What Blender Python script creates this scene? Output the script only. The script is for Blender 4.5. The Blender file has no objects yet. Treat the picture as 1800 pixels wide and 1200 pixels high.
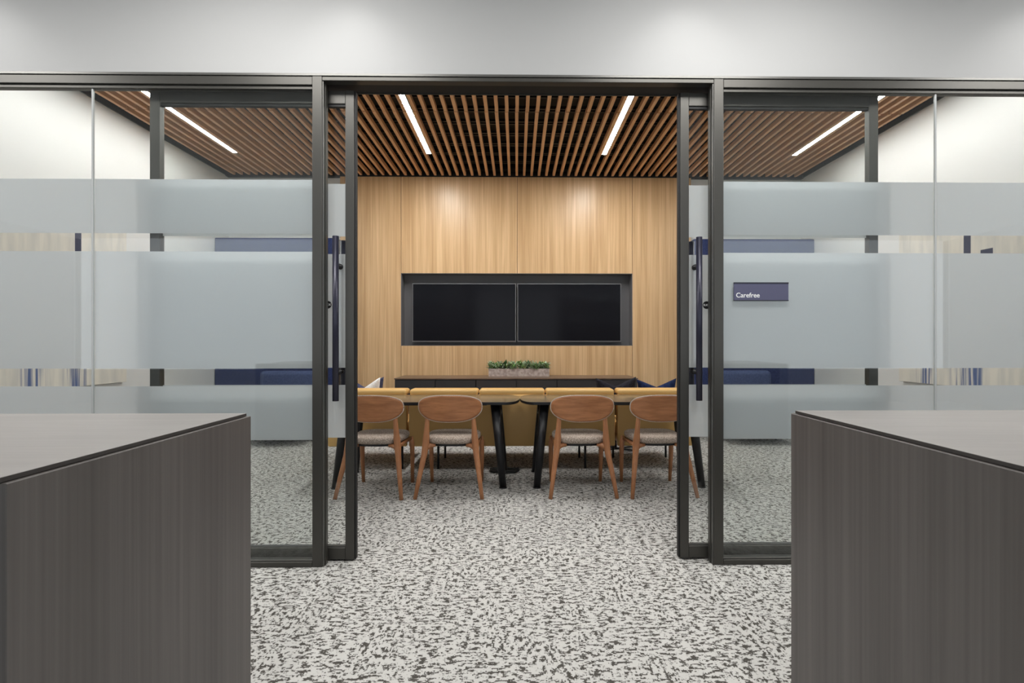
import bpy, bmesh, math, random
from mathutils import Vector, Matrix

# ------------------------------------------------------------------ camera, world, exposure
scene = bpy.context.scene
C = scene.collection
random.seed(7)
PI = math.pi

F_PX, YAW, HORIZON, EYE = 900.0, 0.0133, 602.0, 1.25
cam_data = bpy.data.cameras.new('camera')
cam = bpy.data.objects.new('camera', cam_data)
C.objects.link(cam)
cam_data.sensor_width = 36.0
cam_data.lens = F_PX / 1800.0 * 36.0
cam_data.clip_start = 0.05
cam.location = (0, 0, EYE)
cam.rotation_euler = (PI / 2, 0, -YAW)
cam_data.shift_x = -(908.5 + F_PX * math.tan(YAW) - 900.0) / 1800.0
cam_data.shift_y = (HORIZON - 600.0) / 1800.0
scene.camera = cam

world = bpy.data.worlds.new('world')
scene.world = world
world.use_nodes = True
world.node_tree.nodes['Background'].inputs[0].default_value = (0.9, 0.93, 1.0, 1)
world.node_tree.nodes['Background'].inputs[1].default_value = 1.15

vs = scene.view_settings
vs.view_transform = 'Standard'
vs.look = 'None'
vs.gamma = 1.0
vs.use_curve_mapping = False
vs.exposure = 0.45
try:
    scene.cycles.max_bounces = 12
    scene.cycles.diffuse_bounces = 6
    scene.cycles.glossy_bounces = 4
    scene.cycles.transmission_bounces = 8
    scene.cycles.transparent_max_bounces = 24
    scene.cycles.use_denoising = True
    scene.cycles.sample_clamp_indirect = 6.0
except Exception:
    pass

# brightness of the lamps
STRIP = 155.0          # linear lights in the meeting room
ADDED_TROFFER = 26.0        # invented ceiling panels lighting the corridor, watts each
SPOT = 9.0           # downlights washing the wall above the glass

# ------------------------------------------------------------------ helpers
OFF = {}


def link(o, parent=None):
    C.objects.link(o)
    if parent is not None:
        o.parent = parent
    return o


def empty(name, loc, label=None, cat=None, group=None, kind=None, parent=None):
    o = bpy.data.objects.new(name, None)
    o.empty_display_size = 0.1
    link(o, parent)
    base = OFF.get(parent.name, Vector((0, 0, 0))) if parent else Vector((0, 0, 0))
    o.location = Vector(loc) - base
    OFF[o.name] = Vector(loc)
    tag(o, label, cat, group, kind)
    return o


def tag(o, label=None, cat=None, group=None, kind=None):
    if label: o['label'] = label
    if cat: o['category'] = cat
    if group: o['group'] = group
    if kind: o['kind'] = kind
    return o


def mesh_obj(name, bm, m, parent=None, smooth=False):
    """bm is in world coordinates; a child is moved into its parent's frame"""
    if parent is not None:
        bmesh.ops.translate(bm, verts=bm.verts, vec=-OFF.get(parent.name, Vector((0, 0, 0))))
    me = bpy.data.meshes.new(name)
    bm.normal_update()
    bm.to_mesh(me)
    bm.free()
    me.materials.append(m)
    if smooth:
        for p in me.polygons:
            p.use_smooth = True
    o = bpy.data.objects.new(name, me)
    link(o, parent)
    OFF[o.name] = OFF.get(parent.name, Vector((0, 0, 0))) if parent else Vector((0, 0, 0))
    return o


def add_box(bm, x0, x1, y0, y1, z0, z1, bev=0.0, seg=1):
    r = bmesh.ops.create_cube(bm, size=1.0)
    vs_ = r['verts']
    sx, sy, sz = x1 - x0, y1 - y0, z1 - z0
    for v in vs_:
        v.co = Vector((x0 + (v.co.x + .5) * sx, y0 + (v.co.y + .5) * sy, z0 + (v.co.z + .5) * sz))
    if bev > 0:
        es = set()
        for v in vs_:
            es.update(v.link_edges)
        bmesh.ops.bevel(bm, geom=list(es), offset=bev, segments=seg, profile=0.5, affect='EDGES')
    return bm


def box(name, x0, x1, y0, y1, z0, z1, m, parent=None, bev=0.0, seg=1, smooth=False):
    return mesh_obj(name, add_box(bmesh.new(), x0, x1, y0, y1, z0, z1, bev, seg), m, parent, smooth)


def add_tube(bm, pts, radii, n=10, cap=True, flat=1.0):
    pts = [Vector(p) for p in pts]
    rings = []
    prev = None
    for i, p in enumerate(pts):
        a = pts[max(i - 1, 0)]
        b = pts[min(i + 1, len(pts) - 1)]
        t = (b - a).normalized()
        if prev is None:
            up = Vector((0, 1, 0)) if abs(t.y) < .9 else Vector((1, 0, 0))
            u = t.cross(up).normalized()
        else:
            u = (prev - t * prev.dot(t)).normalized()
        prev = u
        w = t.cross(u).normalized()
        r = radii[i] if isinstance(radii, (list, tuple)) else radii
        ring = []
        for k in range(n):
            ang = 2 * PI * k / n
            ring.append(bm.verts.new(p + u * (math.cos(ang) * r) + w * (math.sin(ang) * r * flat)))
        rings.append(ring)
    for i in range(len(rings) - 1):
        for k in range(n):
            bm.faces.new((rings[i][k], rings[i][(k + 1) % n], rings[i + 1][(k + 1) % n], rings[i + 1][k]))
    if cap:
        bm.faces.new(list(reversed(rings[0])))
        bm.faces.new(rings[-1])
    bmesh.ops.recalc_face_normals(bm, faces=bm.faces)
    return bm


def tube(name, pts, radii, m, parent=None, n=10, flat=1.0, smooth=True):
    return mesh_obj(name, add_tube(bmesh.new(), pts, radii, n, True, flat), m, parent, smooth)


def add_puck(bm, outline, profile, n=48):
    """outline(theta, scale) -> (x, y); profile = [(scale, z), ...] from bottom to top"""
    rings = []
    for s, z in profile:
        rings.append([bm.verts.new(Vector((*outline(2 * PI * k / n, s), z))) for k in range(n)])
    for i in range(len(rings) - 1):
        for k in range(n):
            bm.faces.new((rings[i][k], rings[i][(k + 1) % n], rings[i + 1][(k + 1) % n], rings[i + 1][k]))
    bm.faces.new(list(reversed(rings[0])))
    bm.faces.new(rings[-1])
    bmesh.ops.recalc_face_normals(bm, faces=bm.faces)
    return bm


def spow(v, p):
    return math.copysign(abs(v) ** p, v)


def copy_tree(o, parent=None):
    c = o.copy()
    C.objects.link(c)
    c.parent = parent
    for ch in list(o.children):
        copy_tree(ch, c)
    return c


# ------------------------------------------------------------------ materials
def new_mat(name):
    m = bpy.data.materials.new(name)
    m.use_nodes = True
    nt = m.node_tree
    return m, nt, nt.nodes['Principled BSDF']


def plain(name, col, rough=0.5, metal=0.0, spec=0.5, bump=0.0, bump_scale=200.0):
    m, nt, b = new_mat(name)
    b.inputs['Base Color'].default_value = (*col, 1)
    b.inputs['Roughness'].default_value = rough
    b.inputs['Metallic'].default_value = metal
    b.inputs['Specular IOR Level'].default_value = spec
    if bump > 0:
        tc = nt.nodes.new('ShaderNodeTexCoord')
        nz = nt.nodes.new('ShaderNodeTexNoise')
        nz.inputs['Scale'].default_value = bump_scale
        nz.inputs['Detail'].default_value = 2
        bp = nt.nodes.new('ShaderNodeBump')
        bp.inputs['Strength'].default_value = bump
        bp.inputs['Distance'].default_value = 0.002
        nt.links.new(tc.outputs['Object'], nz.inputs['Vector'])
        nt.links.new(nz.outputs['Fac'], bp.inputs['Height'])
        nt.links.new(bp.outputs['Normal'], b.inputs['Normal'])
    return m


def ramp(nt, stops):
    r = nt.nodes.new('ShaderNodeValToRGB')
    e = r.color_ramp.elements
    while len(e) < len(stops):
        e.new(0.5)
    for el, (p, c) in zip(e, stops):
        el.position = p
        el.color = (*c, 1)
    return r


def wood(name, dark, light, scale, rough=0.4, fine=0.35, spec=0.5, rand=0.0, coords='Object', offset=(0, 0, 0)):
    """grain runs along the axis with the small scale value"""
    m, nt, b = new_mat(name)
    N, L = nt.nodes, nt.links
    tc = N.new('ShaderNodeTexCoord')
    mp = N.new('ShaderNodeMapping')
    mp.inputs['Scale'].default_value = scale
    mp.inputs['Location'].default_value = offset
    src = tc.outputs[coords]
    if rand > 0:
        oi = N.new('ShaderNodeObjectInfo')
        add = N.new('ShaderNodeVectorMath')
        add.operation = 'ADD'
        mul = N.new('ShaderNodeVectorMath')
        mul.operation = 'SCALE'
        comb = N.new('ShaderNodeCombineXYZ')
        for i in range(3):
            L.new(oi.outputs['Random'], comb.inputs[i])
        L.new(comb.outputs[0], mul.inputs[0])
        mul.inputs['Scale'].default_value = 37.0
        L.new(src, add.inputs[0])
        L.new(mul.outputs[0], add.inputs[1])
        src = add.outputs[0]
    L.new(src, mp.inputs['Vector'])
    n1 = N.new('ShaderNodeTexNoise')
    n1.inputs['Scale'].default_value = 1.0
    n1.inputs['Detail'].default_value = 5
    n1.inputs['Roughness'].default_value = 0.6
    n1.inputs['Distortion'].default_value = 0.4
    L.new(mp.outputs[0], n1.inputs['Vector'])
    mp2 = N.new('ShaderNodeMapping')
    mp2.inputs['Scale'].default_value = tuple(s * 6.0 if s > max(scale) * .5 else s * 2.0 for s in scale)
    L.new(src, mp2.inputs['Vector'])
    n2 = N.new('ShaderNodeTexNoise')
    n2.inputs['Scale'].default_value = 1.0
    n2.inputs['Detail'].default_value = 3
    L.new(mp2.outputs[0], n2.inputs['Vector'])
    mx = N.new('ShaderNodeMix')
    mx.data_type = 'FLOAT'
    mx.inputs[0].default_value = fine
    L.new(n1.outputs['Fac'], mx.inputs[2])
    L.new(n2.outputs['Fac'], mx.inputs[3])
    mid = tuple((a + c) / 2 for a, c in zip(dark, light))
    r = ramp(nt, [(0.32, dark), (0.5, mid), (0.66, light)])
    L.new(mx.outputs[0], r.inputs['Fac'])
    L.new(r.outputs['Color'], b.inputs['Base Color'])
    b.inputs['Roughness'].default_value = rough
    b.inputs['Specular IOR Level'].default_value = spec
    bp = N.new('ShaderNodeBump')
    bp.inputs['Strength'].default_value = 0.08
    bp.inputs['Distance'].default_value = 0.002
    L.new(mx.outputs[0], bp.inputs['Height'])
    L.new(bp.outputs['Normal'], b.inputs['Normal'])
    return m


def fabric(name, dark, light, scale=160.0, rough=0.9, bump=0.5):
    m, nt, b = new_mat(name)
    N, L = nt.nodes, nt.links
    tc = N.new('ShaderNodeTexCoord')
    nz = N.new('ShaderNodeTexNoise')
    nz.inputs['Scale'].default_value = scale
    nz.inputs['Detail'].default_value = 3
    L.new(tc.outputs['Object'], nz.inputs['Vector'])
    r = ramp(nt, [(0.38, dark), (0.62, light)])
    L.new(nz.outputs['Fac'], r.inputs['Fac'])
    L.new(r.outputs['Color'], b.inputs['Base Color'])
    b.inputs['Roughness'].default_value = rough
    b.inputs['Specular IOR Level'].default_value = 0.2
    bp = N.new('ShaderNodeBump')
    bp.inputs['Strength'].default_value = bump
    bp.inputs['Distance'].default_value = 0.002
    L.new(nz.outputs['Fac'], bp.inputs['Height'])
    L.new(bp.outputs['Normal'], b.inputs['Normal'])
    return m


def carpet_mat():
    m, nt, b = new_mat('carpet')
    N, L = nt.nodes, nt.links
    tc = N.new('ShaderNodeTexCoord')

    def layer(snap, scale, detail, seed, rough=0.5):
        sn = N.new('ShaderNodeVectorMath')
        sn.operation = 'SNAP'
        sn.inputs[1].default_value = snap
        L.new(tc.outputs['Object'], sn.inputs[0])
        mp = N.new('ShaderNodeMapping')
        mp.inputs['Scale'].default_value = scale
        mp.inputs['Location'].default_value = seed
        L.new(sn.outputs[0], mp.inputs['Vector'])
        n = N.new('ShaderNodeTexNoise')
        n.inputs['Scale'].default_value = 1.0
        n.inputs['Detail'].default_value = detail
        n.inputs['Roughness'].default_value = rough
        L.new(mp.outputs[0], n.inputs['Vector'])
        return n.outputs['Fac']

    a = layer((0.004, 0.0055, 1), (25, 58, 1), 4.0, (3, 7, 0), 0.65)       # dashes across the room
    c = layer((0.0055, 0.004, 1), (54, 28, 1), 4.0, (13, 2, 0), 0.65)      # dashes along the room
    p = layer((0.001, 0.001, 1), (4.5, 4.5, 1), 1.0, (5, 5, 0))           # which way each patch is woven
    d = layer((0.003, 0.007, 1), (90, 150, 1), 1.0, (1, 9, 0))            # loose threads

    def math_(op, x, y):
        n = N.new('ShaderNodeMath')
        n.operation = op
        for i, v in enumerate((x, y)):
            if isinstance(v, (int, float)):
                n.inputs[i].default_value = v
            else:
                L.new(v, n.inputs[i])
        return n.outputs[0]

    sel = N.new('ShaderNodeMapRange')
    sel.inputs[1].default_value = 0.50
    sel.inputs[2].default_value = 0.62
    sel.clamp = True
    L.new(p, sel.inputs[0])
    mx = N.new('ShaderNodeMix')
    mx.data_type = 'FLOAT'
    L.new(sel.outputs[0], mx.inputs[0])
    L.new(a, mx.inputs[2])
    L.new(c, mx.inputs[3])
    t = math_('ADD', mx.outputs[0], math_('MULTIPLY', math_('SUBTRACT', d, 0.5), 0.28))
    r = ramp(nt, [(0.0, (0.60, 0.59, 0.565)), (0.508, (0.57, 0.56, 0.535)), (0.548, (0.085, 0.079, 0.07)), (1.0, (0.06, 0.055, 0.05))])
    L.new(t, r.inputs['Fac'])
    fz = N.new('ShaderNodeTexNoise')
    fz.inputs['Scale'].default_value = 420.0
    L.new(tc.outputs['Object'], fz.inputs['Vector'])
    hv = N.new('ShaderNodeMix')
    hv.data_type = 'RGBA'
    hv.blend_type = 'MULTIPLY'
    hv.inputs[0].default_value = 0.35
    fr = ramp(nt, [(0.3, (0.62, 0.62, 0.62)), (0.7, (1, 1, 1))])
    L.new(fz.outputs['Fac'], fr.inputs['Fac'])
    L.new(r.outputs['Color'], hv.inputs[6])
    L.new(fr.outputs['Color'], hv.inputs[7])
    L.new(hv.outputs[2], b.inputs['Base Color'])
    b.inputs['Roughness'].default_value = 0.95
    b.inputs['Specular IOR Level'].default_value = 0.1
    bp = N.new('ShaderNodeBump')
    bp.inputs['Strength'].default_value = 0.4
    bp.inputs['Distance'].default_value = 0.003
    L.new(fz.outputs['Fac'], bp.inputs['Height'])
    L.new(bp.outputs['Normal'], b.inputs['Normal'])
    return m


def glass_mat(name, tint, ior=1.5):
    m = bpy.data.materials.new(name)
    m.use_nodes = True
    nt = m.node_tree
    nt.nodes.clear()
    out = nt.nodes.new('ShaderNodeOutputMaterial')
    tr = nt.nodes.new('ShaderNodeBsdfTransparent')
    tr.inputs[0].default_value = (*tint, 1)
    gl = nt.nodes.new('ShaderNodeBsdfGlossy')
    gl.inputs['Roughness'].default_value = 0.0
    gl.inputs[0].default_value = (1, 1, 1, 1)
    fr = nt.nodes.new('ShaderNodeFresnel')
    fr.inputs[0].default_value = ior
    ge = nt.nodes.new('ShaderNodeNewGeometry')
    mr = nt.nodes.new('ShaderNodeMapRange')          # same reflectance on both faces of the sheet
    mr.inputs[3].default_value = ior
    mr.inputs[4].default_value = 1.0 / ior
    nt.links.new(ge.outputs['Backfacing'], mr.inputs[0])
    nt.links.new(mr.outputs[0], fr.inputs[0])
    mx = nt.nodes.new('ShaderNodeMixShader')
    nt.links.new(fr.outputs[0], mx.inputs[0])
    nt.links.new(tr.outputs[0], mx.inputs[1])
    nt.links.new(gl.outputs[0], mx.inputs[2])
    nt.links.new(mx.outputs[0], out.inputs[0])
    return m


def film_mat(name, dcol, tcol, fac):
    m = bpy.data.materials.new(name)
    m.use_nodes = True
    nt = m.node_tree
    nt.nodes.clear()
    out = nt.nodes.new('ShaderNodeOutputMaterial')
    di = nt.nodes.new('ShaderNodeBsdfDiffuse')
    di.inputs[0].default_value = (*dcol, 1)
    tl = nt.nodes.new('ShaderNodeBsdfTranslucent')
    tl.inputs[0].default_value = (*tcol, 1)
    mx = nt.nodes.new('ShaderNodeMixShader')
    mx.inputs[0].default_value = fac
    nt.links.new(di.outputs[0], mx.inputs[1])
    nt.links.new(tl.outputs[0], mx.inputs[2])
    nt.links.new(mx.outputs[0], out.inputs[0])
    return m


def emit(name, col, strength):
    m = bpy.data.materials.new(name)
    m.use_nodes = True
    nt = m.node_tree
    nt.nodes.clear()
    out = nt.nodes.new('ShaderNodeOutputMaterial')
    e = nt.nodes.new('ShaderNodeEmission')
    e.inputs[0].default_value = (*col, 1)
    e.inputs[1].default_value = strength
    nt.links.new(e.outputs[0], out.inputs[0])
    return m


def painting_mat(name, seed, blocks, clusters):
    """beige ground with blue streaks running down and a few dark brush blocks (object y = along, z = up)"""
    m, nt, b = new_mat(name)
    N, L = nt.nodes, nt.links
    tc = N.new('ShaderNodeTexCoord')
    sep = N.new('ShaderNodeSeparateXYZ')
    L.new(tc.outputs['Object'], sep.inputs[0])

    def noise(scale, detail, s):
        mp = N.new('ShaderNodeMapping')
        mp.inputs['Scale'].default_value = scale
        mp.inputs['Location'].default_value = (s, s * 1.7, s * .3)
        L.new(tc.outputs['Object'], mp.inputs['Vector'])
        n = N.new('ShaderNodeTexNoise')
        n.inputs['Scale'].default_value = 1.0
        n.inputs['Detail'].default_value = detail
        L.new(mp.outputs[0], n.inputs['Vector'])
        return n.outputs['Fac']

    def mixc(fac, a, c):
        mx = N.new('ShaderNodeMix')
        mx.data_type = 'RGBA'
        L.new(fac, mx.inputs[0])
        for i, v in ((6, a), (7, c)):
            if isinstance(v, tuple):
                mx.inputs[i].default_value = (*v, 1)
            else:
                L.new(v, mx.inputs[i])
        return mx.outputs[2]

    def rng(v, lo, hi):
        n = N.new('ShaderNodeMapRange')
        n.inputs[1].default_value = lo
        n.inputs[2].default_value = hi
        n.clamp = True
        L.new(v, n.inputs[0])
        return n.outputs[0]

    def mul(x, y):
        n = N.new('ShaderNodeMath')
        n.operation = 'MULTIPLY'
        L.new(x, n.inputs[0])
        L.new(y, n.inputs[1])
        return n.outputs[0]

    base = mixc(rng(noise((1, 14, 2.0), 4, seed), .4, .65), (0.72, 0.68, 0.60), (0.60, 0.58, 0.53))
    win = None
    for y0, y1 in clusters:
        q = mul(rng(sep.outputs[1], y0 - .05, y0 + .02), rng(sep.outputs[1], y1 + .08, y1 - .02))
        if win is None:
            win = q
        else:
            n = N.new('ShaderNodeMath')
            n.operation = 'MAXIMUM'
            L.new(win, n.inputs[0])
            L.new(q, n.inputs[1])
            win = n.outputs[0]
    streak = mul(rng(noise((1, 30, .9), 3, seed + 4), .42, .58), win)
    streak = mul(streak, rng(sep.outputs[2], .95, .45))
    col = mixc(streak, base, (0.07, 0.11, 0.25))
    for y0, y1, z0, z1 in blocks:
        e = .004
        f = mul(mul(rng(sep.outputs[1], y0 - e, y0), rng(sep.outputs[1], y1 + e, y1)),
                mul(rng(sep.outputs[2], z0 - e, z0), rng(sep.outputs[2], z1 + e, z1)))
        col = mixc(f, col, (0.045, 0.05, 0.09))
    L.new(col, b.inputs['Base Color'])
    b.inputs['Roughness'].default_value = 0.7
    return m


M = {}
M['white'] = plain('white_paint', (0.72, 0.72, 0.705), 0.6, bump=0.05, bump_scale=300)
M['wall_out'] = plain('corridor_paint', (0.42, 0.42, 0.416), 0.6, bump=0.05, bump_scale=300)
M['ceil_out'] = plain('corridor_ceiling', (0.8, 0.8, 0.8), 0.8)
M['black'] = plain('black_plenum', (0.008, 0.008, 0.009), 0.6)
M['carrier'] = plain('black_carrier', (0.016, 0.016, 0.018), 0.4)
M['carpet'] = carpet_mat()
M['oak'] = wood('oak_veneer', (0.46, 0.28, 0.13), (0.72, 0.50, 0.28), (19, 19, .55), 0.34, 0.4, spec=0.4)
M['slat'] = wood('slat_wood', (0.58, 0.31, 0.15), (0.78, 0.46, 0.24), (30, 1.2, 30), 0.45, rand=1)
M['walnut'] = wood('walnut', (0.25, 0.095, 0.036), (0.48, 0.205, 0.085), (5, 8, 34), 0.35, rand=1)
M['walnut_leg'] = wood('walnut_leg', (0.30, 0.118, 0.048), (0.48, 0.215, 0.095), (50, 50, 3), 0.38, rand=1)
M['laminate'] = wood('dark_laminate', (0.080, 0.071, 0.066), (0.130, 0.118, 0.110), (15, 15, .5), 0.42, 0.5)
M['laminate_top'] = wood('laminate_top_sheen', (0.235, 0.217, 0.203), (0.285, 0.265, 0.25), (2, 20, 8), 0.38, 0.3)  # same dark laminate as the sides; grazing sheen put into a lighter colour
M['laminate_edge'] = plain('laminate_edge', (0.045, 0.04, 0.037), 0.5)
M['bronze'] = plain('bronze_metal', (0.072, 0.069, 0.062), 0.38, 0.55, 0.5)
M['bronze_lit'] = plain('bronze_lit_bead', (0.13, 0.128, 0.12), 0.35, 0.6, 0.5)  # lighter copy of the bronze, the light it catches put into the colour
M['gasket'] = plain('black_gasket', (0.008, 0.008, 0.008), 0.6)
M['glass'] = glass_mat('clear_glass', (0.965, 0.98, 0.975))
M['film'] = film_mat('frosted_film', (0.58, 0.595, 0.615), (0.73, 0.755, 0.78), 0.5)
M['joint'] = plain('glass_joint', (0.45, 0.46, 0.46), 0.15)
M['navy_metal'] = plain('navy_metal', (0.026, 0.026, 0.045), 0.33, 0.3)
M['sign'] = plain('sign_slate', (0.088, 0.088, 0.155), 0.5)
M['sign_edge'] = plain('sign_edge', (0.02, 0.022, 0.035), 0.5)
M['letter'] = plain('white_lettering', (0.85, 0.85, 0.85), 0.6)
M['screen'] = plain('screen', (0.007, 0.007, 0.0095), 0.14, 0, 0.12)
M['bezel'] = plain('screen_bezel', (0.22, 0.22, 0.23), 0.4, 0.2)
M['niche'] = plain('niche_grey', (0.13, 0.13, 0.135), 0.7)
M['mustard'] = plain('mustard_leather', (0.63, 0.39, 0.14), 0.42, 0, 0.4, bump=0.15, bump_scale=90)
M['black_metal'] = plain('black_metal', (0.010, 0.010, 0.012), 0.35, 0.2)
M['tabletop'] = wood('dark_tabletop', (0.055, 0.045, 0.035), (0.10, 0.082, 0.06), (40, 3, 40), 0.16, 0.3, spec=0.9)
M['seat'] = fabric('greige_weave', (0.22, 0.175, 0.14), (0.56, 0.47, 0.40), 150)
M['piping'] = fabric('pale_piping', (0.42, 0.34, 0.28), (0.66, 0.57, 0.50), 250)
M['navy'] = fabric('navy_fabric', (0.022, 0.032, 0.095), (0.036, 0.05, 0.14), 60, bump=0.2)
M['navy_light'] = fabric('dusty_navy_fabric', (0.055, 0.075, 0.16), (0.075, 0.10, 0.20), 60, bump=0.2)
M['navy_velvet'] = fabric('navy_velvet', (0.006, 0.012, 0.045), (0.014, 0.026, 0.085), 30, bump=0.3)
M['slate_pillow'] = fabric('indigo_pillow', (0.04, 0.045, 0.09), (0.07, 0.075, 0.13), 60, bump=0.3)
M['black_pillow'] = fabric('charcoal_pillow', (0.010, 0.010, 0.014), (0.022, 0.022, 0.03), 60, bump=0.3)
M['white_pillow'] = fabric('white_pillow', (0.68, 0.67, 0.66), (0.84, 0.83, 0.82), 90, bump=0.3)
M['charcoal'] = plain('charcoal_laminate', (0.026, 0.026, 0.03), 0.5)
M['credenza_top'] = wood('espresso_top', (0.10, 0.062, 0.042), (0.16, 0.105, 0.072), (3, 30, 10), 0.3)
M['concrete'] = fabric('pink_concrete', (0.34, 0.27, 0.24), (0.52, 0.44, 0.40), 28, bump=0.15)
M['soil'] = plain('soil', (0.02, 0.016, 0.012), 0.9)
M['leaf_a'] = plain('leaf_green', (0.13, 0.26, 0.055), 0.5)
M['leaf_b'] = plain('leaf_pale', (0.46, 0.56, 0.40), 0.5)
M['leaf_c'] = plain('leaf_dark', (0.055, 0.13, 0.045), 0.5)
M['cable'] = plain('black_cable', (0.006, 0.006, 0.006), 0.45)
M['cord'] = plain('white_cord', (0.7, 0.7, 0.7), 0.5)
M['light'] = emit('strip_light', (1.0, 0.985, 0.96), STRIP)
M['light_side'] = emit('wall_strip_light', (1.0, 0.985, 0.96), STRIP * 0.38)
M['housing'] = plain('light_housing', (0.5, 0.5, 0.5), 0.4)
M['added_troffer'] = emit('added_troffer_panel', (1.0, 0.99, 0.97), 3.0)
M['downlight'] = emit('downlight_lens', (1.0, 0.97, 0.93), 6.0)

# ------------------------------------------------------------------ room shell
FY = 2.863                      # front face of the glass front
BY = 7.07                       # oak face of the back wall
SLAT_Z = 3.545
LX, RX = -3.99, 3.99

box('floor', -9.4, 9.4, -5.2, 7.6, -0.12, 0.0, M['carpet'])
tag(bpy.data.objects['floor'], 'light grey carpet flecked with charcoal dashes', kind='structure')

wl = box('wall_left', LX - .15, LX, FY + .02, 7.4, 0, 4.0, M['white'])
tag(wl, 'white painted left side wall of the meeting room', kind='structure')
wr = box('wall_right', RX, RX + .15, FY + .02, 7.4, 0, 4.0, M['white'])
tag(wr, 'white painted right side wall of the meeting room', kind='structure')

wb = empty('wall_back', (0, 7.25, 0), 'back wall with oak panels around a screen recess', kind='structure')
box('plaster', LX, -1.597, 7.14, 7.4, 0, 4.0, M['white'], wb)
box('plaster', 1.603, RX, 7.14, 7.4, 0, 4.0, M['white'], wb)
box('plaster', -1.597, 1.603, 7.30, 7.4, 0, 4.0, M['white'], wb)
NX0, NX1, NZ0, NZ1 = -1.594, 1.600, 1.206, 2.206
OT = SLAT_Z - .012
G = .0025
for x0, x1, z0, z1 in ((-2.43, NX0 - G, .01, OT), (NX1 + G, 2.415, .01, OT),
                       (NX0 + G, .006 - G, NZ1, OT), (.006 + G, NX1 - G, NZ1, OT),
                       (NX0 + G, NX1 - G, .01, NZ0)):
    box('oak_panel', x0, x1, BY, 7.11, z0, z1, M['oak'], wb, .0012)
box('oak_backing', -2.42, NX0 - .001, 7.11, 7.139, .01, OT - .01, M['gasket'], wb)
box('oak_backing', NX1 + .001, 2.405, 7.11, 7.139, .01, OT - .01, M['gasket'], wb)
box('oak_backing', NX0, NX1, 7.11, 7.139, NZ1 + .001, OT - .01, M['gasket'], wb)
box('oak_backing', NX0, NX1, 7.11, 7.139, .01, NZ0 - .001, M['gasket'], wb)
bm = bmesh.new()
add_box(bm, NX0, NX1, 7.25, 7.29, NZ0 - .02, NZ1 + .02)
add_box(bm, NX0 - .004, NX0 + .006, BY + .002, 7.25, NZ0, NZ1)
add_box(bm, NX1 - .006, NX1 + .004, BY + .002, 7.25, NZ0, NZ1)
add_box(bm, NX0, NX1, BY + .002, 7.25, NZ1 - .006, NZ1 + .002)
add_box(bm, NX0, NX1, BY + .002, 7.25, NZ0 - .002, NZ0 + .006)
tag(mesh_obj('screen_recess', bm, M['niche'], wb), 'dark grey lined recess around the screens')
box('shadow_gap', LX, RX, 7.06, 7.14, SLAT_Z - .012, SLAT_Z + .03, M['black'], wb)

# ceiling of the meeting room: black deck, black carriers, wooden slats with a butt joint
ce = empty('ceiling', (0, 5.0, SLAT_Z), 'black ceiling with wooden slats running to the back wall', kind='structure')
box('deck', LX, RX, 2.95, 7.14, 3.93, 4.0, M['black'], ce)
for a, b in ((LX, -3.435), (-3.376, 3.372), (3.431, RX)):
    box('soffit', a, b, 2.985, 4.665, SLAT_Z + .004, SLAT_Z + .05, M['black'], ce)
    box('edge_angle', a, b, 4.665, 4.69, SLAT_Z - .003, SLAT_Z + .05, M['carrier'], ce)
box('edge_angle', LX, LX + .014, 3.0, 7.08, SLAT_Z - .003, SLAT_Z + .04, M['carrier'], ce)
box('edge_angle', RX - .014, RX, 3.0, 7.08, SLAT_Z - .003, SLAT_Z + .04, M['carrier'], ce)
for y in [4.85 + .30 * i for i in range(8)]:
    for dy in (0, .06):
        box('carrier', LX, RX, y + dy, y + dy + .015, SLAT_Z + .055, SLAT_Z + .085, M['carrier'], ce)
box('plenum_liner', LX, RX, 7.10, 7.139, SLAT_Z + .03, 3.93, M['black'], ce)
box('plenum_liner', LX, LX + .01, 4.69, 7.10, SLAT_Z + .04, 3.93, M['black'], ce)
box('plenum_liner', RX - .01, RX, 4.69, 7.10, SLAT_Z + .04, 3.93, M['black'], ce)
PITCH = 0.1016
first = {}
for seg, (y0, y1) in enumerate(((4.69, 5.090), (5.108, 7.05))):
    for i in range(-39, 40):
        x = i * PITCH - .004 + (0.007 if seg == 0 else 0.0) + (0.003 if seg else 0)
        if abs(x) > 3.95:
            continue
        if seg not in first:
            first[seg] = box('slat', x - .0165, x + .0165, y0, y1, SLAT_Z, SLAT_Z + .05, M['slat'], ce, .0015)
            first[seg]['x0'] = x
        else:
            o = first[seg].copy()
            C.objects.link(o)
            o.location.x = x - first[seg]['x0']
for s in first.values():
    del s['x0']
for o in ce.children:
    if 'x0' in o.keys():
        del o['x0']

# corridor shell: white wall above the glass, ceiling, far walls
tag(box('wall_front', -9.2, 9.2, FY + .006, 2.98, 2.7465, 4.0, M['wall_out']), 'pale grey painted wall above the glass front', kind='structure')
tag(box('wall_front_left', -9.2, LX - .0, FY + .006, 2.98, 0, 2.7465, M['wall_out']), 'pale grey corridor wall past the left glass', kind='structure')
tag(box('wall_front_right', RX, 9.2, FY + .006, 2.98, 0, 2.7465, M['wall_out']), 'pale grey corridor wall past the right glass', kind='structure')
tag(box('ceiling', -9.2, 9.2, -5.0, FY + .006, 3.42, 3.52, M['ceil_out']), 'white painted corridor ceiling', kind='structure')
tag(box('wall_corridor_left', -9.3, -9.2, -5.0, FY, 0, 3.5, M['wall_out']), 'pale grey wall at the left end of the corridor', kind='structure')
tag(box('wall_corridor_right', 9.2, 9.3, -5.0, FY, 0, 3.5, M['wall_out']), 'pale grey wall at the right end of the corridor', kind='structure')
tag(box('wall_corridor_back', -9.3, 9.3, -5.1, -5.0, 0, .69, M['wall_out']), 'low pale grey wall, out of view, below the added windows', kind='structure')
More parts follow.
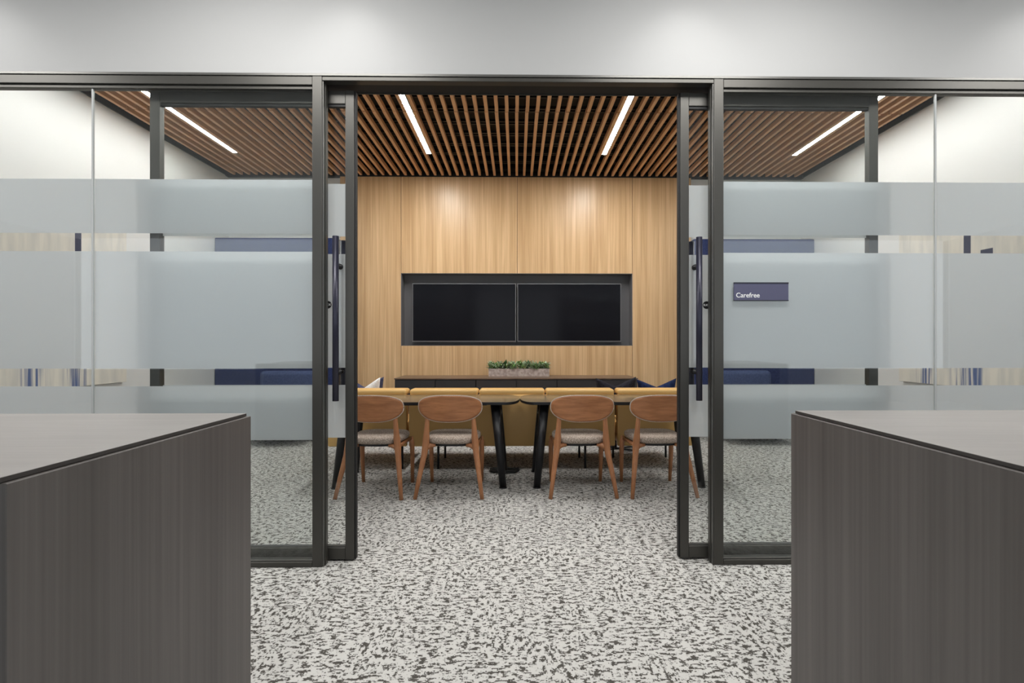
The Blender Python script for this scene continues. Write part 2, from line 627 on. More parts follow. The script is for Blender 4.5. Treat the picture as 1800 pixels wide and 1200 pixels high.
w3 = empty('window_3', (0, -5.05, .69), 'added row of windows behind the camera, for light and reflections', kind='structure')  # invented windows, never in view; let daylight in and shape glass reflections
mx = (-9.17, -4.22, 0.0, 4.26, 9.17)
for x in mx:
    box('mullion', x - .03, x + .03, -5.09, -5.01, .69, 3.42, M['bronze'], w3)
for a, b in zip(mx[:-1], mx[1:]):
    box('pane', a + .03, b - .03, -5.055, -5.045, .69, 3.42, M['glass'], w3)

# ------------------------------------------------------------------ glass front
# head frame
tr = empty('trim_1', (0, FY, 2.70), 'dark bronze head frame over the glass front', kind='structure')
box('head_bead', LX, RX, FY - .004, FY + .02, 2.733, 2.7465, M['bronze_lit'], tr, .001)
box('head_face', LX, -1.138, FY, FY + .05, 2.684, 2.730, M['bronze'], tr, .002)
box('head_face', 1.163, RX, FY, FY + .05, 2.684, 2.730, M['bronze'], tr, .002)
box('head_face', -1.0835, 1.1075, FY, FY + .05, 2.708, 2.730, M['bronze'], tr, .002)
box('head_groove', LX, RX, FY + .006, FY + .05, 2.729, 2.734, M['gasket'], tr)
box('glazing_bead', LX, -1.138, FY + .012, FY + .05, 2.664, 2.684, M['bronze'], tr, .002)
box('glazing_bead', 1.163, RX, FY + .012, FY + .05, 2.664, 2.684, M['bronze'], tr, .002)
box('door_track', -2.16, 2.18, FY + .052, FY + .15, 2.712, 2.746, M['gasket'], tr)
box('track_lip', -1.138, 1.163, FY + .15, FY + .156, 2.706, 2.746, M['bronze'], tr)

BANDS = ((1.862, 2.165), (1.105, 1.7605), (0.7025, 1.006))


def fixed_glazing(idx, xo, xp, seam, side, label):
    """xo outer end, xp post edge next to the opening"""
    lo, hi = min(xo, xp), max(xo, xp)
    w = empty('window_%d' % idx, ((lo + hi) / 2, FY + .02, 0), label, kind='structure')
    pw = .0545
    post = (xp, xp + pw) if side < 0 else (xp - pw, xp)
    box('post', post[0], post[1], FY, FY + .045, 0, 2.742, M['bronze'], w, .002)
    # stepped jamb of the post towards the door
    if side < 0:
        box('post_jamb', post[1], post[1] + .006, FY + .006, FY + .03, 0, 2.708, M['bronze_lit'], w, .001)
        box('post_jamb', post[1] - .006, post[1] + .011, FY + .03, FY + .062, 0, 2.708, M['bronze'], w, .001)
    else:
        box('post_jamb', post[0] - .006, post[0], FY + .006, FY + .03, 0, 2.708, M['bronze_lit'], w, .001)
        box('post_jamb', post[0] - .011, post[0] + .006, FY + .03, FY + .062, 0, 2.708, M['bronze'], w, .001)
    a, b = (lo, xp) if side < 0 else (xp, hi)
    box('sill_rail', a, b, FY, FY + .045, 0, .030, M['bronze'], w, .002)
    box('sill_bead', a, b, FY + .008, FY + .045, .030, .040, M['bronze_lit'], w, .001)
    g0, g1 = FY + .020, FY + .030
    for p0, p1 in ((lo, seam - .005), (seam + .005, hi)):
        pane = box('pane', p0, p1, g0, g1, .040, 2.664, M['glass'], w)
        for z0, z1 in BANDS:
            bm = bmesh.new()
            vv = [bm.verts.new(q) for q in ((p0, g1 + .0012, z0), (p1, g1 + .0012, z0), (p1, g1 + .0012, z1), (p0, g1 + .0012, z1))]
            bm.faces.new(vv)
            mesh_obj('frosted_band', bm, M['film'], pane)
    box('glass_joint', seam - .0045, seam + .0045, g0 - .001, g1 + .001, .040, 2.668, M['joint'], w, .001)
    return w


fixed_glazing(1, LX, -1.1385, -2.364, -1, 'left fixed glass with three frosted bands beside the door')
fixed_glazing(2, RX, 1.1625, 2.3845, 1, 'right fixed glass with three frosted bands and the room sign')


def text_mesh(name, body, size, m, parent, center, at, shear=0.0):
    """flat lettering facing the camera, extruded a hair; at = world position of its baseline start or centre"""
    cu = bpy.data.curves.new(name, 'FONT')
    cu.body = body
    cu.size = size
    cu.extrude = 0.0004
    cu.offset = size * 0.012
    if center:
        cu.align_x = 'CENTER'
        cu.align_y = 'CENTER'
    t = bpy.data.objects.new(name, cu)
    C.objects.link(t)
    bpy.context.view_layer.update()
    dg = bpy.context.evaluated_depsgraph_get()
    me = bpy.data.meshes.new_from_object(t.evaluated_get(dg))
    bpy.data.objects.remove(t)
    bpy.data.curves.remove(cu)
    me.transform(Matrix.Translation(Vector(at) - OFF[parent.name]) @ Matrix.Rotation(PI / 2, 4, 'X'))
    me.materials.clear()
    me.materials.append(m)
    o = bpy.data.objects.new(name, me)
    return link(o, parent)


def sliding_door(idx, x0, x1, side, hx, label):
    """side -1: left leaf (handle near its right stile)"""
    d0, d1 = FY + .078, FY + .118
    d = empty('door_%d' % idx, ((x0 + x1) / 2, d0, 0), label, kind='structure')
    inner, outer = (x1, x0) if side < 0 else (x0, x1)
    si = (x1 - .050, x1) if side < 0 else (x0, x0 + .050)
    so = (x0, x0 + .057) if side < 0 else (x1 - .054, x1)
    box('stile', si[0], si[1], d0, d1, .008, 2.692, M['bronze'], d, .002)
    box('stile', so[0], so[1], d0, d1, .008, 2.692, M['bronze'], d, .002)
    a = max(min(si), min(so)) if False else (so[1] if side < 0 else si[1])
    b = si[0] if side < 0 else so[0]
    box('top_rail', a, b, d0 + .001, d1, 2.616, 2.690, M['bronze'], d, .002)
    box('bottom_rail', a, b, d0 + .001, d1, .010, .078, M['bronze'], d, .002)
    box('glass_stop', a, b, d0 + .008, d1 - .008, 2.602, 2.616, M['gasket'], d)
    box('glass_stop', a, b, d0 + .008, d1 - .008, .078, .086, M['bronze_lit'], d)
    gx = (x1, x1 + .010) if side < 0 else (x0 - .010, x0)
    box('seal_strip', gx[0], gx[1], d0 + .006, d1 - .004, .010, 2.69, M['gasket'], d, .002)
    g0, g1 = d0 + .015, d0 + .025
    pane = box('pane', a, b, g0, g1, .082, 2.608, M['glass'], d)
    for z0, z1 in BANDS:
        bm = bmesh.new()
        vv = [bm.verts.new(q) for q in ((a, g1 + .0012, z0), (b, g1 + .0012, z0), (b, g1 + .0012, z1), (a, g1 + .0012, z1))]
        bm.faces.new(vv)
        mesh_obj('frosted_band', bm, M['film'], pane)
    # pull bars on both faces
    for yb, sg in ((d0 - .052, 1), (d1 + .040, -1)):
        h = tube('pull_handle', [(hx, yb, .922), (hx, yb, 1.848)], .0172, M['navy_metal'], d, 20)
        for z in (1.083, 1.687):
            ye = g0 if sg > 0 else g1
            tube('standoff', [(hx, yb + sg * .012, z), (hx, ye - sg * .008, z), (hx, ye - sg * .0079, z), (hx, ye, z)], [.010, .010, .016, .016], M['black_metal'], h, 16)
    return d, g0


d1, g0a = sliding_door(1, -2.089, -.931, -1, -1.0176, 'left sliding glass door slid open, with a dark pull bar')
d2, g0b = sliding_door(2, .943, 2.096, 1, 1.0337, 'right sliding glass door slid open, with a dark pull bar')
for d, x, g in ((d1, -1.0865, g0a), (d2, 1.1005, g0b)):
    bm = bmesh.new()
    add_puck(bm, lambda t, s: (math.cos(t) * .0225 * s, math.sin(t) * .0225 * s), [(1, 0), (1, .002)], 32)
    bmesh.ops.transform(bm, matrix=Matrix.Translation((x, g - .0004, 1.4675)) @ Matrix.Rotation(PI / 2, 4, 'X'), verts=bm.verts)
    dc = mesh_obj('door_decal', bm, M['cable'], d)
    tag(dc, 'small round black decal with white lettering')
    text_mesh('lettering', 'SLIDE', .0155, M['letter'], dc, True, (x, g - .0030, 1.4675))

# room sign on the right-hand glass
sg = empty('room_sign', (1.381, FY + .016, 1.487), 'dark slate room sign reading Carefree on the frosted right glass', 'sign')
box('plate', 1.2267, 1.536, FY + .0125, FY + .0192, 1.4871, 1.5891, M['sign'], sg)
box('rail', 1.2262, 1.5365, FY + .0105, FY + .0192, 1.5845, 1.5905, M['sign_edge'], sg)
box('rail', 1.2262, 1.5365, FY + .0105, FY + .0192, 1.4857, 1.4905, M['sign_edge'], sg)
text_mesh('lettering', 'Carefree', .0375, M['letter'], sg, False, (1.2372, FY + .0120, 1.5055))

# ------------------------------------------------------------------ corridor counters
def counter(x_in, x_out, y0, y1, label):
    s = 1 if x_in < 0 else -1           # outward edge sign: body lies away from the aisle
    lo, hi = min(x_in, x_out), max(x_in, x_out)
    c = empty('reception_counter', ((lo + hi) / 2, (y0 + y1) / 2, 0), label, 'counter', 'dark counters flanking the aisle')
    zt = 1.067
    # side panel facing the aisle, its top edge a step lower than the slab and a little proud of it
    pin = (x_in - .018, x_in) if x_in < 0 else (x_in, x_in + .018)
    box('side_panel', pin[0], pin[1], y0 + .003, y1 + .008, 0, zt - .0085, M['laminate'], c, .0012)
    body = (lo, x_in - .0185) if x_in < 0 else (x_in + .0185, hi)
    box('body', body[0], body[1], y0 + .012, y1, .08, zt - .0095, M['laminate_edge'], c)
    box('plinth', body[0] + .02, body[1] - .02, y0 + .05, y1 - .04, 0, .08, M['charcoal'], c)
    n = 2
    wd = (body[1] - body[0]) / n
    for i in range(n):
        box('door', body[0] + i * wd + .002, body[0] + (i + 1) * wd - .002, y0 - .008, y0 + .0115, .085, zt - .03, M['laminate'], c, .0012)
    top = (lo, x_in - .0075) if x_in < 0 else (x_in + .0075, hi)
    box('worktop', top[0], top[1], y0, y1, zt - .0075, zt, M['laminate_top'], c, .0006)
    bx = (top[1] - .0005, top[1] + .0003) if x_in < 0 else (top[0] - .0003, top[0] + .0005)
    box('worktop_edge', bx[0], bx[1], y0 + .0006, y1 - .0006, zt - .0072, zt - .0006, M['laminate_edge'], c)
    return c


counter(-.694, -2.25, .702, 1.338, 'dark wood counter standing left of the aisle')
counter(.744, 2.35, .60, 1.372, 'dark wood counter standing right of the aisle')

# ------------------------------------------------------------------ furniture in the meeting room
# screens
for x0, x1, lab in ((-1.4575, -.0115, 'left of the two black screens in the wall recess'), (.0075, 1.4625, 'right of the two black screens in the wall recess')):
    t = empty('display_screen', ((x0 + x1) / 2, 7.2, 1.26), lab, 'screen', 'wall screens')
    box('casing', x0, x1, 7.165, 7.21, 1.2615, 2.077, M['bezel'], t, .002)
    box('panel', x0 + .010, x1 - .010, 7.160, 7.166, 1.276, 2.067, M['screen'], t)
    box('wall_bracket', (x0 + x1) / 2 - .3, (x0 + x1) / 2 + .3, 7.21, 7.249, 1.45, 1.85, M['black_metal'], t)

# credenza
cz = empty('credenza', (0.0, 6.76, 0), 'long charcoal credenza with a brown top below the screens', 'credenza')
CX0, CX1 = -1.548, 1.538
box('top', CX0, CX1, 6.475, BY - .004, .786, .80, M['credenza_top'], cz, .001)
box('body', CX0 + .004, CX1 - .004, 6.50, BY - .006, .12, .786, M['charcoal'], cz)
box('plinth', CX0 + .05, CX1 - .05, 6.56, BY - .02, 0, .12, M['black'], cz)
nd = 6
wd = (CX1 - CX0 - .008) / nd
for i in range(nd):
    a = CX0 + .004 + i * wd
    box('door', a + .005, a + wd - .005, 6.481, 6.4995, .125, .779, M['charcoal'], cz, .001)

# planter
pl = empty('planter', (.03, 6.92, .80), 'pinkish concrete trough of small green succulents on the credenza', 'planter')
px0, px1, py0, py1 = -.377, .435, 6.84, 6.99
bm = bmesh.new()
add_box(bm, px0, px1, py0, py0 + .012, .80, .902)
add_box(bm, px0, px1, py1 - .012, py1, .80, .902)
add_box(bm, px0, px0 + .012, py0 + .012, py1 - .012, .80, .902)
add_box(bm, px1 - .012, px1, py0 + .012, py1 - .012, .80, .902)
add_box(bm, px0 + .012, px1 - .012, py0 + .012, py1 - .012, .80, .81)
mesh_obj('trough', bm, M['concrete'], pl)
box('soil', px0 + .0125, px1 - .0125, py0 + .0125, py1 - .0125, .811, .885, M['soil'], pl)


def add_leaf(bm, base, dirv, length, width, droop):
    d = Vector(dirv).normalized()
    side = d.cross(Vector((0, 0, 1)))
    if side.length < .05:
        side = Vector((1, 0, 0))
    side.normalize()
    up = side.cross(d).normalized()
    b = Vector(base)
    m1 = b + d * length * .55 + Vector((0, 0, -droop * .2 * length))
    tip = b + d * length + Vector((0, 0, -droop * length))
    v0 = bm.verts.new(b)
    vl = bm.verts.new(m1 + side * width * .5 + up * width * .18)
    vr = bm.verts.new(m1 - side * width * .5 + up * width * .18)
    vm = bm.verts.new(m1)
    vt = bm.verts.new(tip)
    for f in ((v0, vm, vl), (v0, vr, vm), (vl, vm, vt), (vm, vr, vt)):
        bm.faces.new(f)


rp = random.Random(3)
for i in range(13):
    cx = px0 + .035 + (px1 - px0 - .07) * i / 12 + rp.uniform(-.012, .012)
    cy = (py0 + py1) / 2 + rp.uniform(-.035, .025)
    kind = ('leaf_b', 'leaf_a', 'leaf_b', 'leaf_c', 'leaf_b')[i % 5]
    bm = bmesh.new()
    for k in range(70):
        az = rp.uniform(0, 2 * PI)
        el = rp.uniform(.15, 1.45)
        r = rp.uniform(0, .035)
        b = (cx + math.cos(az) * r, cy + math.sin(az) * r * .9, .883 + rp.uniform(0, .07))
        add_leaf(bm, b, (math.cos(az) * math.cos(el), math.sin(az) * math.cos(el), math.sin(el)), rp.uniform(.045, .10), rp.uniform(.018, .030), rp.uniform(0, .3))
    o = mesh_obj('succulent', bm, M[kind], pl)
    # a few leaves of another shade hang over the rim
    bm = bmesh.new()
    for k in range(26):
        az = rp.uniform(PI * 1.05, PI * 1.95)
        b = (cx + rp.uniform(-.03, .03), cy + rp.uniform(-.05, -.01), .905 + rp.uniform(0, .06))
        add_leaf(bm, b, (math.cos(az) * .7, math.sin(az) * .8, rp.uniform(-.1, .5)), rp.uniform(.03, .055), rp.uniform(.014, .022), rp.uniform(.1, .5))
    mesh_obj('leaf_fringe', bm, M['leaf_b' if kind != 'leaf_b' else 'leaf_a'], o)


# mustard seats seen from behind: sofa in the middle, one armchair each side
def mustard_seat(name, x0, x1, cushions, legs, label, cat):
    s = empty(name, ((x0 + x1) / 2, 5.35, 0), label, cat)
    box('back_panel', x0, x1, 5.06, 5.125, .226, .735, M['mustard'], s, .012, 3, True)
    box('base', x0 + .02, x1 - .02, 5.13, 5.76, .24, .31, M['mustard'], s, .01, 2)
    for i in range(len(cushions) - 1):
        a, b = cushions[i] + .004, cushions[i + 1] - .004
        box('back_cushion', a, b, 5.075, 5.27, .725, .788, M['mustard'], s, .026, 4, True)
        box('back_pad', a + .01, b - .01, 5.13, 5.25, .44, .725, M['mustard'], s, .03, 3, True)
        box('seat_cushion', a + .005, b - .005, 5.135, 5.80, .315, .45, M['mustard'], s, .03, 3, True)
    for lx in legs:
        tube('leg', [(lx, 5.085, 0), (lx, 5.085, .235)], [.0115, .0125], M['black_metal'], s, 12)
        tube('leg', [(lx, 5.57, 0), (lx, 5.57, .245)], [.0115, .0125], M['black_metal'], s, 12)
    return s


mustard_seat('sofa', -1.066, .975, (-1.066, -.380, .284, .975), (-.778, .680), 'mustard leather sofa seen from behind, facing the screens', 'sofa')
mustard_seat('armchair', -1.86, -1.088, (-1.86, -1.088), (-1.72, -1.135), 'mustard armchair left of the sofa, with the white pillow on it', 'armchair')
mustard_seat('armchair', .997, 1.77, (.997, 1.77), (1.05, 1.625), 'mustard armchair right of the sofa, with a blue pillow on it', 'armchair')


def pillow(name, cx, cy, zbase, size, rz, m, label, chop=.1, lean=.25, roll=0.0, thick=.075):
    n = 22
    bm = bmesh.new()
    sides = []
    for sgn in (1, -1):
        g = []
        for i in range(n + 1):
            row = []
            for j in range(n + 1):
                u = -1 + 2 * i / n
                v = -1 + 2 * j / n
                h = size / 2
                x = h * u * (1 - .09 * math.cos(v * PI / 2))
                z = h * v * (1 - .09 * math.cos(u * PI / 2))
                z -= chop * max(0.0, 1 - abs(u)) ** 1.15 * ((v + 1) / 2) ** 1.6
                t = thick * (max(0.0, 1 - u * u) ** .55) * (max(0.0, 1 - v * v) ** .55)
                t *= 1 - .45 * math.exp(-(u / .22) ** 2) * ((v + 1) / 2) ** 2
                row.append(bm.verts.new((x, sgn * t + .0001 * sgn, z)))
            g.append(row)
        for i in range(n):
            for j in range(n):
                q = (g[i][j], g[i + 1][j], g[i + 1][j + 1], g[i][j + 1])
                bm.faces.new(q if sgn < 0 else tuple(reversed(q)))
        sides.append(g)
    bmesh.ops.remove_doubles(bm, verts=bm.verts, dist=.0005)
    bmesh.ops.recalc_face_normals(bm, faces=bm.faces)
    # flange seam round the edge
    mat = Matrix.Rotation(roll, 4, 'Y') @ Matrix.Rotation(lean, 4, 'X')
    bmesh.ops.transform(bm, matrix=mat, verts=bm.verts)
    lo = min(v.co.z for v in bm.verts)
    bmesh.ops.translate(bm, verts=bm.verts, vec=(0, 0, -lo))
    o = mesh_obj(name, bm, m, None, True)
    o.location = (cx, cy, zbase)
    o.rotation_euler = (0, 0, rz)
    return tag(o, label, 'pillow', 'throw pillows on the mustard seats')


pillow('throw_pillow', -1.655, 5.47, .452, .435, -.1, M['white_pillow'], 'white throw pillow on the left mustard armchair', .12, .1, .0)
pillow('throw_pillow', -1.665, 5.63, .452, .43, -.05, M['slate_pillow'], 'indigo throw pillow tucked behind the white one', .10, .12, .02)
pillow('throw_pillow', 1.05, 5.42, .452, .43, .02, M['black_pillow'], 'charcoal throw pillow between the sofa and the right armchair', .075, .15, -.03)
pillow('throw_pillow', 1.483, 5.42, .452, .415, -.03, M['navy_velvet'], 'navy velvet throw pillow on the right mustard armchair', .07, .15, -.03)

# low side table with crossed metal feet, behind the gap between sofa and armchair
st = empty('side_table', (1.16, 6.0, 0), 'low black side table with crossed feet behind the right armchair', 'side table')
for ang in (.5, -.75):
    bm = bmesh.new()
    add_box(bm, -.24, .24, -.02, .02, 0.0, .012)
    bmesh.ops.transform(bm, matrix=Matrix.Translation((1.16, 6.0, 0.0 if ang > 0 else .012)) @ Matrix.Rotation(ang, 4, 'Z'), verts=bm.verts)
    mesh_obj('foot', bm, M['black_metal'], st)
tube('column', [(1.16, 6.0, .02), (1.16, 6.0, .45)], .016, M['black_metal'], st, 14)
bm = bmesh.new()
add_puck(bm, lambda t, s: (1.16 + math.cos(t) * .19 * s, 6.0 + math.sin(t) * .19 * s), [(.98, .45), (1, .455), (1, .465), (.98, .47)], 40)
mesh_obj('top', bm, M['black_metal'], st)


# two meeting tables end to end
def meeting_table(x0, x1, label):
    cx, hx = (x0 + x1) / 2, (x1 - x0) / 2
    cy, hy = 4.685, .315
    t = empty('meeting_table', (cx, cy, 0), label, 'table', 'meeting tables end to end')
    ea = .13

    def outl(th, s):
        c, sn = math.cos(th), math.sin(th)
        # straight sides with elliptical bowed ends
        ex = ea * spow(c, .9)
        return (cx + math.copysign(hx - ea, c) * (1 if abs(c) > 1e-6 else 0) + ex - math.copysign(hx * (1 - s), c), cy + hy * spow(sn, .92) * s)
    bm = bmesh.new()
    add_puck(bm, outl, [(.994, .718), (.999, .722), (1.0, .738), (1.0, .7405)], 96)
    mesh_obj('edge_band', bm, M['black_metal'], t)
    bm = bmesh.new()
    add_puck(bm, outl, [(.999, .7406), (.9985, .7425)], 96)
    mesh_obj('top', bm, M['tabletop'], t)
    for sx in (-1, 1):
        for sy in (-1, 1):
            fx, tx = cx + sx * (hx - .145), cx + sx * (hx - .215)
            fy, ty = cy + sy * .275, cy + sy * .20
            lg = tube('leg', [(fx, fy, .008), (tx, ty, .717)], [.030, .043], M['black_metal'], t, 18)
            tube('foot_pad', [(fx, fy, 0), (fx, fy, .008)], [.034, .034], M['black_metal'], lg, 18)
    box('apron_rail', x0 + .3, x1 - .3, cy - .03, cy + .03, .68, .717, M['black_metal'], t)
    return t


meeting_table(-1.70, .0265, 'left of the two dark meeting tables placed end to end')
meeting_table(.0275, 1.745, 'right of the two dark meeting tables placed end to end')


# dining-style chairs
def make_chair():
    r = empty('meeting_chair', (0, 0, 0))
    # local frame: chair faces +Y, rear feet at y = 0
    # seat
    def outl(th, s):
        c, sn = math.cos(th), math.sin(th)
        x = spow(c, .62)
        y = spow(sn, .62)
        w = .205 + .035 * (y + 1) / 2
        return (x * w * s, .31 + y * .225 * s)
    bm = bmesh.new()
    add_puck(bm, outl, [(.80, .416), (.93, .420), (.985, .434), (1.0, .450), (.985, .466), (.93, .476), (.75, .482), (.4, .485)], 56)
    mesh_obj('seat', bm, M['seat'], r, True)
    bm = bmesh.new()
    add_puck(bm, outl, [(.74, .396), (.84, .398), (.86, .417), (.80, .419)], 40)
    mesh_obj('seat_board', bm, M['black_metal'], r)

    def leg_mesh(bm, pts, rad):
        add_tube(bm, pts, rad, 12, True, 1.0)
        return bm
    for s in (-1, 1):
        bm = bmesh.new()
        leg_mesh(bm, [(s * .268, 0, 0), (s * .243, .045, .16), (s * .214, .10, .33), (s * .204, .118, .41), (s * .199, .112, .47), (s * .194, .108, .55), (s * .188, .108, .63), (s * .184, .110, .68)],
                 [.0155, .019, .0245, .0295, .027, .0205, .0175, .013])
        lg = mesh_obj('leg', bm, M['walnut_leg'], r, True)
        bm = bmesh.new()
        leg_mesh(bm, [(s * .205, .12, .385), (s * .185, .125, .398), (s * .160, .13, .404), (s * .125, .135, .405)], [.029, .024, .0175, .012])
        mesh_obj('bracket', bm, M['walnut_leg'], lg, True)
        bm = bmesh.new()
        leg_mesh(bm, [(s * .222, .52, 0), (s * .226, .505, .2), (s * .226, .492, .36), (s * .215, .48, .412)], [.0145, .019, .0225, .0225])
        mesh_obj('leg', bm, M['walnut_leg'], r, True)
        bm = bmesh.new()
        leg_mesh(bm, [(s * .203, .125, .398), (s * .212, .30, .402), (s * .216, .48, .402)], [.016, .0145, .016])
        mesh_obj('side_rail', bm, M['walnut_leg'], r, True)

    # curved backrest shell: wooden back, upholstered front with a pale piped edge
    def shell(scale, yb, yf, name, m, bulge):
        n, rings = 56, 9
        bm = bmesh.new()
        zc, hw, hh = .716, .2555 * scale[0], .0970 * scale[1]

        def pt(th, s, y):
            c, sn = math.cos(th), math.sin(th)
            x = hw * spow(c, .63) * s
            z = hh * spow(sn, .80 if sn < 0 else .60) * s
            # the outline is fuller above its widest line
            x *= 1 - (.10 * max(0, -z / hh) ** 1.3) + .01 * max(0, z / hh)
            z += -.010 * (1 - (x / hw) ** 2) * (1 if z < 0 else -1) * abs(z / hh)
            yy = y + .95 * x * x - .18 * (z)
            return Vector((x, yy, zc + z))
        lay = []
        for side, y in ((0, yb), (1, yf)):
            rr = []
            for k in range(1, rings + 1):
                s = k / rings
                yo = y + (bulge * (1 - s ** 4) if side else 0)
                rr.append([bm.verts.new(pt(2 * PI * q / n, s, yo)) for q in range(n)])
            c0 = bm.verts.new(pt(0, 0, y + (bulge if side else 0)))
            for q in range(n):
                bm.faces.new((c0, rr[0][q], rr[0][(q + 1) % n]))
                for k in range(rings - 1):
                    bm.faces.new((rr[k][q], rr[k + 1][q], rr[k + 1][(q + 1) % n], rr[k][(q + 1) % n]))
            lay.append(rr[-1])
        for q in range(n):
            bm.faces.new((lay[0][q], lay[0][(q + 1) % n], lay[1][(q + 1) % n], lay[1][q]))
        bmesh.ops.recalc_face_normals(bm, faces=bm.faces)
        return mesh_obj(name, bm, m, r, True)
    br = shell((1.0, 1.0), .030, .044, 'backrest', M['walnut'], 0.0)
    shell((1.0, 1.0), .0445, .058, 'back_pad', M['seat'], .018)
    # piping follows the rim
    n = 64
    pts = []
    zc, hw, hh = .716, .2575, .0990
    for q in range(n + 1):
        th = 2 * PI * q / n
        c, sn = math.cos(th), math.sin(th)
        x = hw * spow(c, .63)
        z = hh * spow(sn, .80 if sn < 0 else .60)
        x *= 1 - (.10 * max(0, -z / hh) ** 1.3) + .01 * max(0, z / hh)
        z += -.010 * (1 - (x / hw) ** 2) * (1 if z < 0 else -1) * abs(z / hh)
        pts.append((x, .0400 + .95 * x * x - .18 * z, zc + z))
    tube('piping', pts, .0052, M['piping'], r, 6)
    return r


chair = make_chair()
spots = ((-1.185, 4.092, -.055, 'wooden chair nearest the left sliding door'),
         (-.545, 4.092, -.012, 'wooden chair at the left table, next to the middle legs'),
         (.537, 4.092, .012, 'wooden chair at the right table, next to the middle legs'),
         (1.19, 4.092, .05, 'wooden chair nearest the right sliding door'))
for i, (x, y, a, lab) in enumerate(spots):
    o = chair if i == 0 else copy_tree(chair)
    o.location = (x, y, 0)
    o.rotation_euler.z = a
    tag(o, lab, 'chair', 'wooden chairs at the meeting tables')

# cable coil under the tables and a loose cord
pts = []
for k in range(150):
    a = k * .25
    r = .112 + .012 * math.sin(k * .7)
    pts.append((-.1185 + math.cos(a) * r * 1.15, 4.960 + math.sin(a) * r * .62, .008 + .018 * (k / 150) + .004 * math.sin(k * 1.3)))
tag(tube('cable_coil', pts, .0075, M['cable'], None, 6), 'coiled black cable on the carpet under the tables', 'cable')
pts = [(-.90 - .10 * t, 4.98 - .42 * t + .05 * math.sin(t * 5), .004) for t in [i / 14 for i in range(15)]]
tag(tube('power_cord', pts, .0035, M['cord'], None, 6), 'thin white cord on the carpet behind the left chairs', 'cord')


# navy padded booths either side of the oak wall
def booth(x0, x1, inner, label, chair_c, label2):
    b = empty('padded_booth', ((x0 + x1) / 2, 6.93, 0), label, 'booth panel', 'navy padded panels beside the oak wall')
    box('padding', x0, x1, 6.80, 6.86, .04, 2.635, M['navy'], b, .015, 3)
    box('frame', x0 + .004, x1 - .004, 6.861, BY - .004, 0, 2.630, M['charcoal'], b)
    a = empty('lounge_chair', (chair_c, 6.4, 0), label2, 'chair', 'blue lounge chairs in front of the padded panels')
    box('backrest', chair_c - .36, chair_c + .36, 6.64, 6.785, .42, .885, M['navy_light'], a, .06, 4, True)
    box('seat', chair_c - .34, chair_c + .34, 6.12, 6.65, .26, .44, M['navy_light'], a, .05, 4, True)
    for s in (-1, 1):
        box('arm', chair_c + s * .39 - .05, chair_c + s * .39 + .05, 6.14, 6.74, .22, .60, M['navy_light'], a, .04, 4, True)
        for y in (6.56, 6.70):
            tube('leg', [(chair_c + s * .36, y, 0), (chair_c + s * .34, y, .24)], [.012, .016], M['black_metal'], a, 10)


booth(-3.985, -2.37, -2.37, 'tall navy padded panel left of the oak wall', -2.97, 'blue lounge chair seen through the left glass')
booth(2.36, 3.985, 2.36, 'tall navy padded panel right of the oak wall', 2.98, 'blue lounge chair seen through the right glass')


# paintings on the side walls
def painting(x_wall, y0, y1, z0, z1, m, label):
    s = 1 if x_wall < 0 else -1
    p = empty('painting', (x_wall, (y0 + y1) / 2, z0), label, 'painting', 'abstract paintings on the side walls')
    xa, xb = sorted((x_wall + s * .006, x_wall + s * .045))
    box('canvas', xa, xb, y0, y1, z0, z1, m, p, .002)
    xa, xb = sorted((x_wall + s * .0005, x_wall + s * .0058))
    box('hanger', xa, xb, (y0 + y1) / 2 - .2, (y0 + y1) / 2 + .2, z1 - .3, z1 - .2, M['black_metal'], p)


pm1 = painting_mat('painting_left', 2.0, ((.335, .40, 1.0, 1.42),), ((.24, .42), (-.15, .0), (-.75, -.55)))
pm2 = painting_mat('painting_right', 6.3, ((.058, .125, 1.05, 1.42), (-.15, -.04, 1.0, 1.18)), ((-.05, .22), (.45, .60), (-.7, -.5)))
painting(LX, 3.35, 5.23, .855, 2.50, pm1, 'pale abstract painting with blue streaks on the left wall')
painting(RX, 3.45, 5.235, .855, 2.50, pm2, 'pale abstract painting with blue streaks on the right wall')


# ------------------------------------------------------------------ lamps
def strip(x, y0, y1, m, label):
    s = empty('linear_light', (x, (y0 + y1) / 2, SLAT_Z), label, 'ceiling light', 'linear lights in the slat ceiling')
    bm = bmesh.new()
    add_box(bm, x - .0275, x - .0258, y0 - .004, y1 + .004, SLAT_Z - .0005, SLAT_Z + .05)
    add_box(bm, x + .0258, x + .0275, y0 - .004, y1 + .004, SLAT_Z - .0005, SLAT_Z + .05)
    add_box(bm, x - .0258, x + .0258, y0 - .004, y0, SLAT_Z - .0005, SLAT_Z + .05)
    add_box(bm, x - .0258, x + .0258, y1, y1 + .004, SLAT_Z - .0005, SLAT_Z + .05)
    add_box(bm, x - .0258, x + .0258, y0, y1, SLAT_Z + .045, SLAT_Z + .05)
    mesh_obj('housing', bm, M['housing'], s)
    box('diffuser', x - .0256, x + .0256, y0, y1, SLAT_Z + .0005, SLAT_Z + .008, m, s)


strip(-1.0688, 4.70, 6.235, M['light'], 'left of the two linear lights over the tables')
strip(1.0648, 4.70, 6.235, M['light'], 'right of the two linear lights over the tables')
strip(-3.4056, 3.15, 6.235, M['light_side'], 'linear light beside the left wall')
strip(3.4016, 3.15, 6.235, M['light_side'], 'linear light beside the right wall')


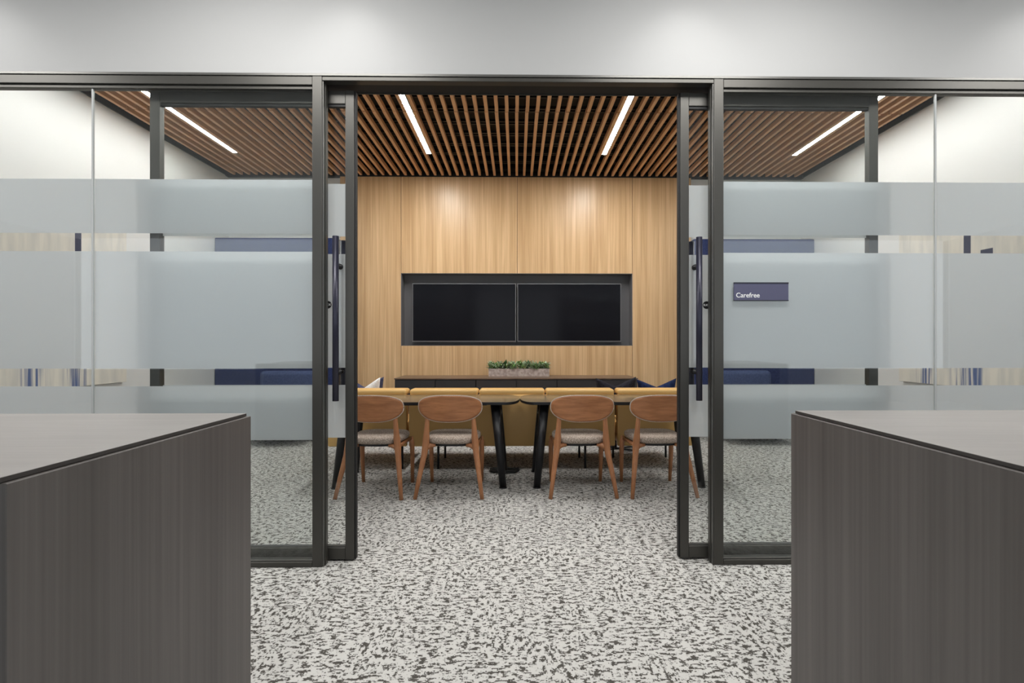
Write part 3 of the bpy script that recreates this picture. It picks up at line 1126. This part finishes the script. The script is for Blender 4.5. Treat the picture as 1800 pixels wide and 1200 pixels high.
def added_troffer(x, y, watts, label):  # invented panel out of view, added to light the corridor
    t = empty('added_ceiling_panel', (x, y, 3.42), label, 'ceiling light', 'added corridor ceiling panels')
    bm = bmesh.new()
    for a in ((-.62, -.60, -.32, .32), (.60, .62, -.32, .32), (-.60, .60, -.32, -.30), (-.60, .60, .30, .32)):
        add_box(bm, x + a[0], x + a[1], y + a[2], y + a[3], 3.405, 3.4195)
    mesh_obj('frame', bm, M['housing'], t)
    box('diffuser', x - .60, x + .60, y - .30, y + .30, 3.412, 3.4195, M['added_troffer'], t)
    ld = bpy.data.lights.new('added_panel_lamp', 'AREA')
    ld.shape = 'RECTANGLE'
    ld.size, ld.size_y = 1.18, .58
    ld.energy = watts
    ld.color = (1.0, 0.985, 0.96)
    lo = bpy.data.objects.new('added_panel_lamp', ld)
    link(lo, t)
    lo.location = (0, 0, -.012)


for x, nm in ((-3.9, 'far left'), (-1.3, 'centre left'), (1.3, 'centre right'), (3.9, 'far right')):
    added_troffer(x, 1.80, ADDED_TROFFER, '%s added corridor ceiling panel, out of view before the glass' % nm)


def downlight(x, y, label):
    d = empty('downlight', (x, y, 3.42), label, 'ceiling light', 'corridor downlights')
    bm = bmesh.new()
    add_puck(bm, lambda t, s: (x + math.cos(t) * .055 * s, y + math.sin(t) * .055 * s), [(1.0, 3.4195), (1.0, 3.413), (.8, 3.412)], 28)
    mesh_obj('trim_ring', bm, M['housing'], d)
    bm = bmesh.new()
    add_puck(bm, lambda t, s: (x + math.cos(t) * .040 * s, y + math.sin(t) * .040 * s), [(1.0, 3.4118), (1.0, 3.4095)], 28)
    mesh_obj('lens', bm, M['downlight'], d)
    ld = bpy.data.lights.new('downlight_lamp', 'SPOT')
    ld.energy = SPOT
    ld.spot_size = math.radians(105)
    ld.spot_blend = 0.9
    ld.shadow_soft_size = .04
    ld.color = (1.0, 0.985, 0.96)
    lo = bpy.data.objects.new('downlight_lamp', ld)
    link(lo, d)
    lo.location = (0, 0, -.02)


for x, lab in ((-2.93, 'corridor downlight over the far left glass'), (-.93, 'corridor downlight over the left door post'),
               (.95, 'corridor downlight over the right door post'), (2.93, 'corridor downlight over the far right glass')):
    downlight(x, 2.58, lab)
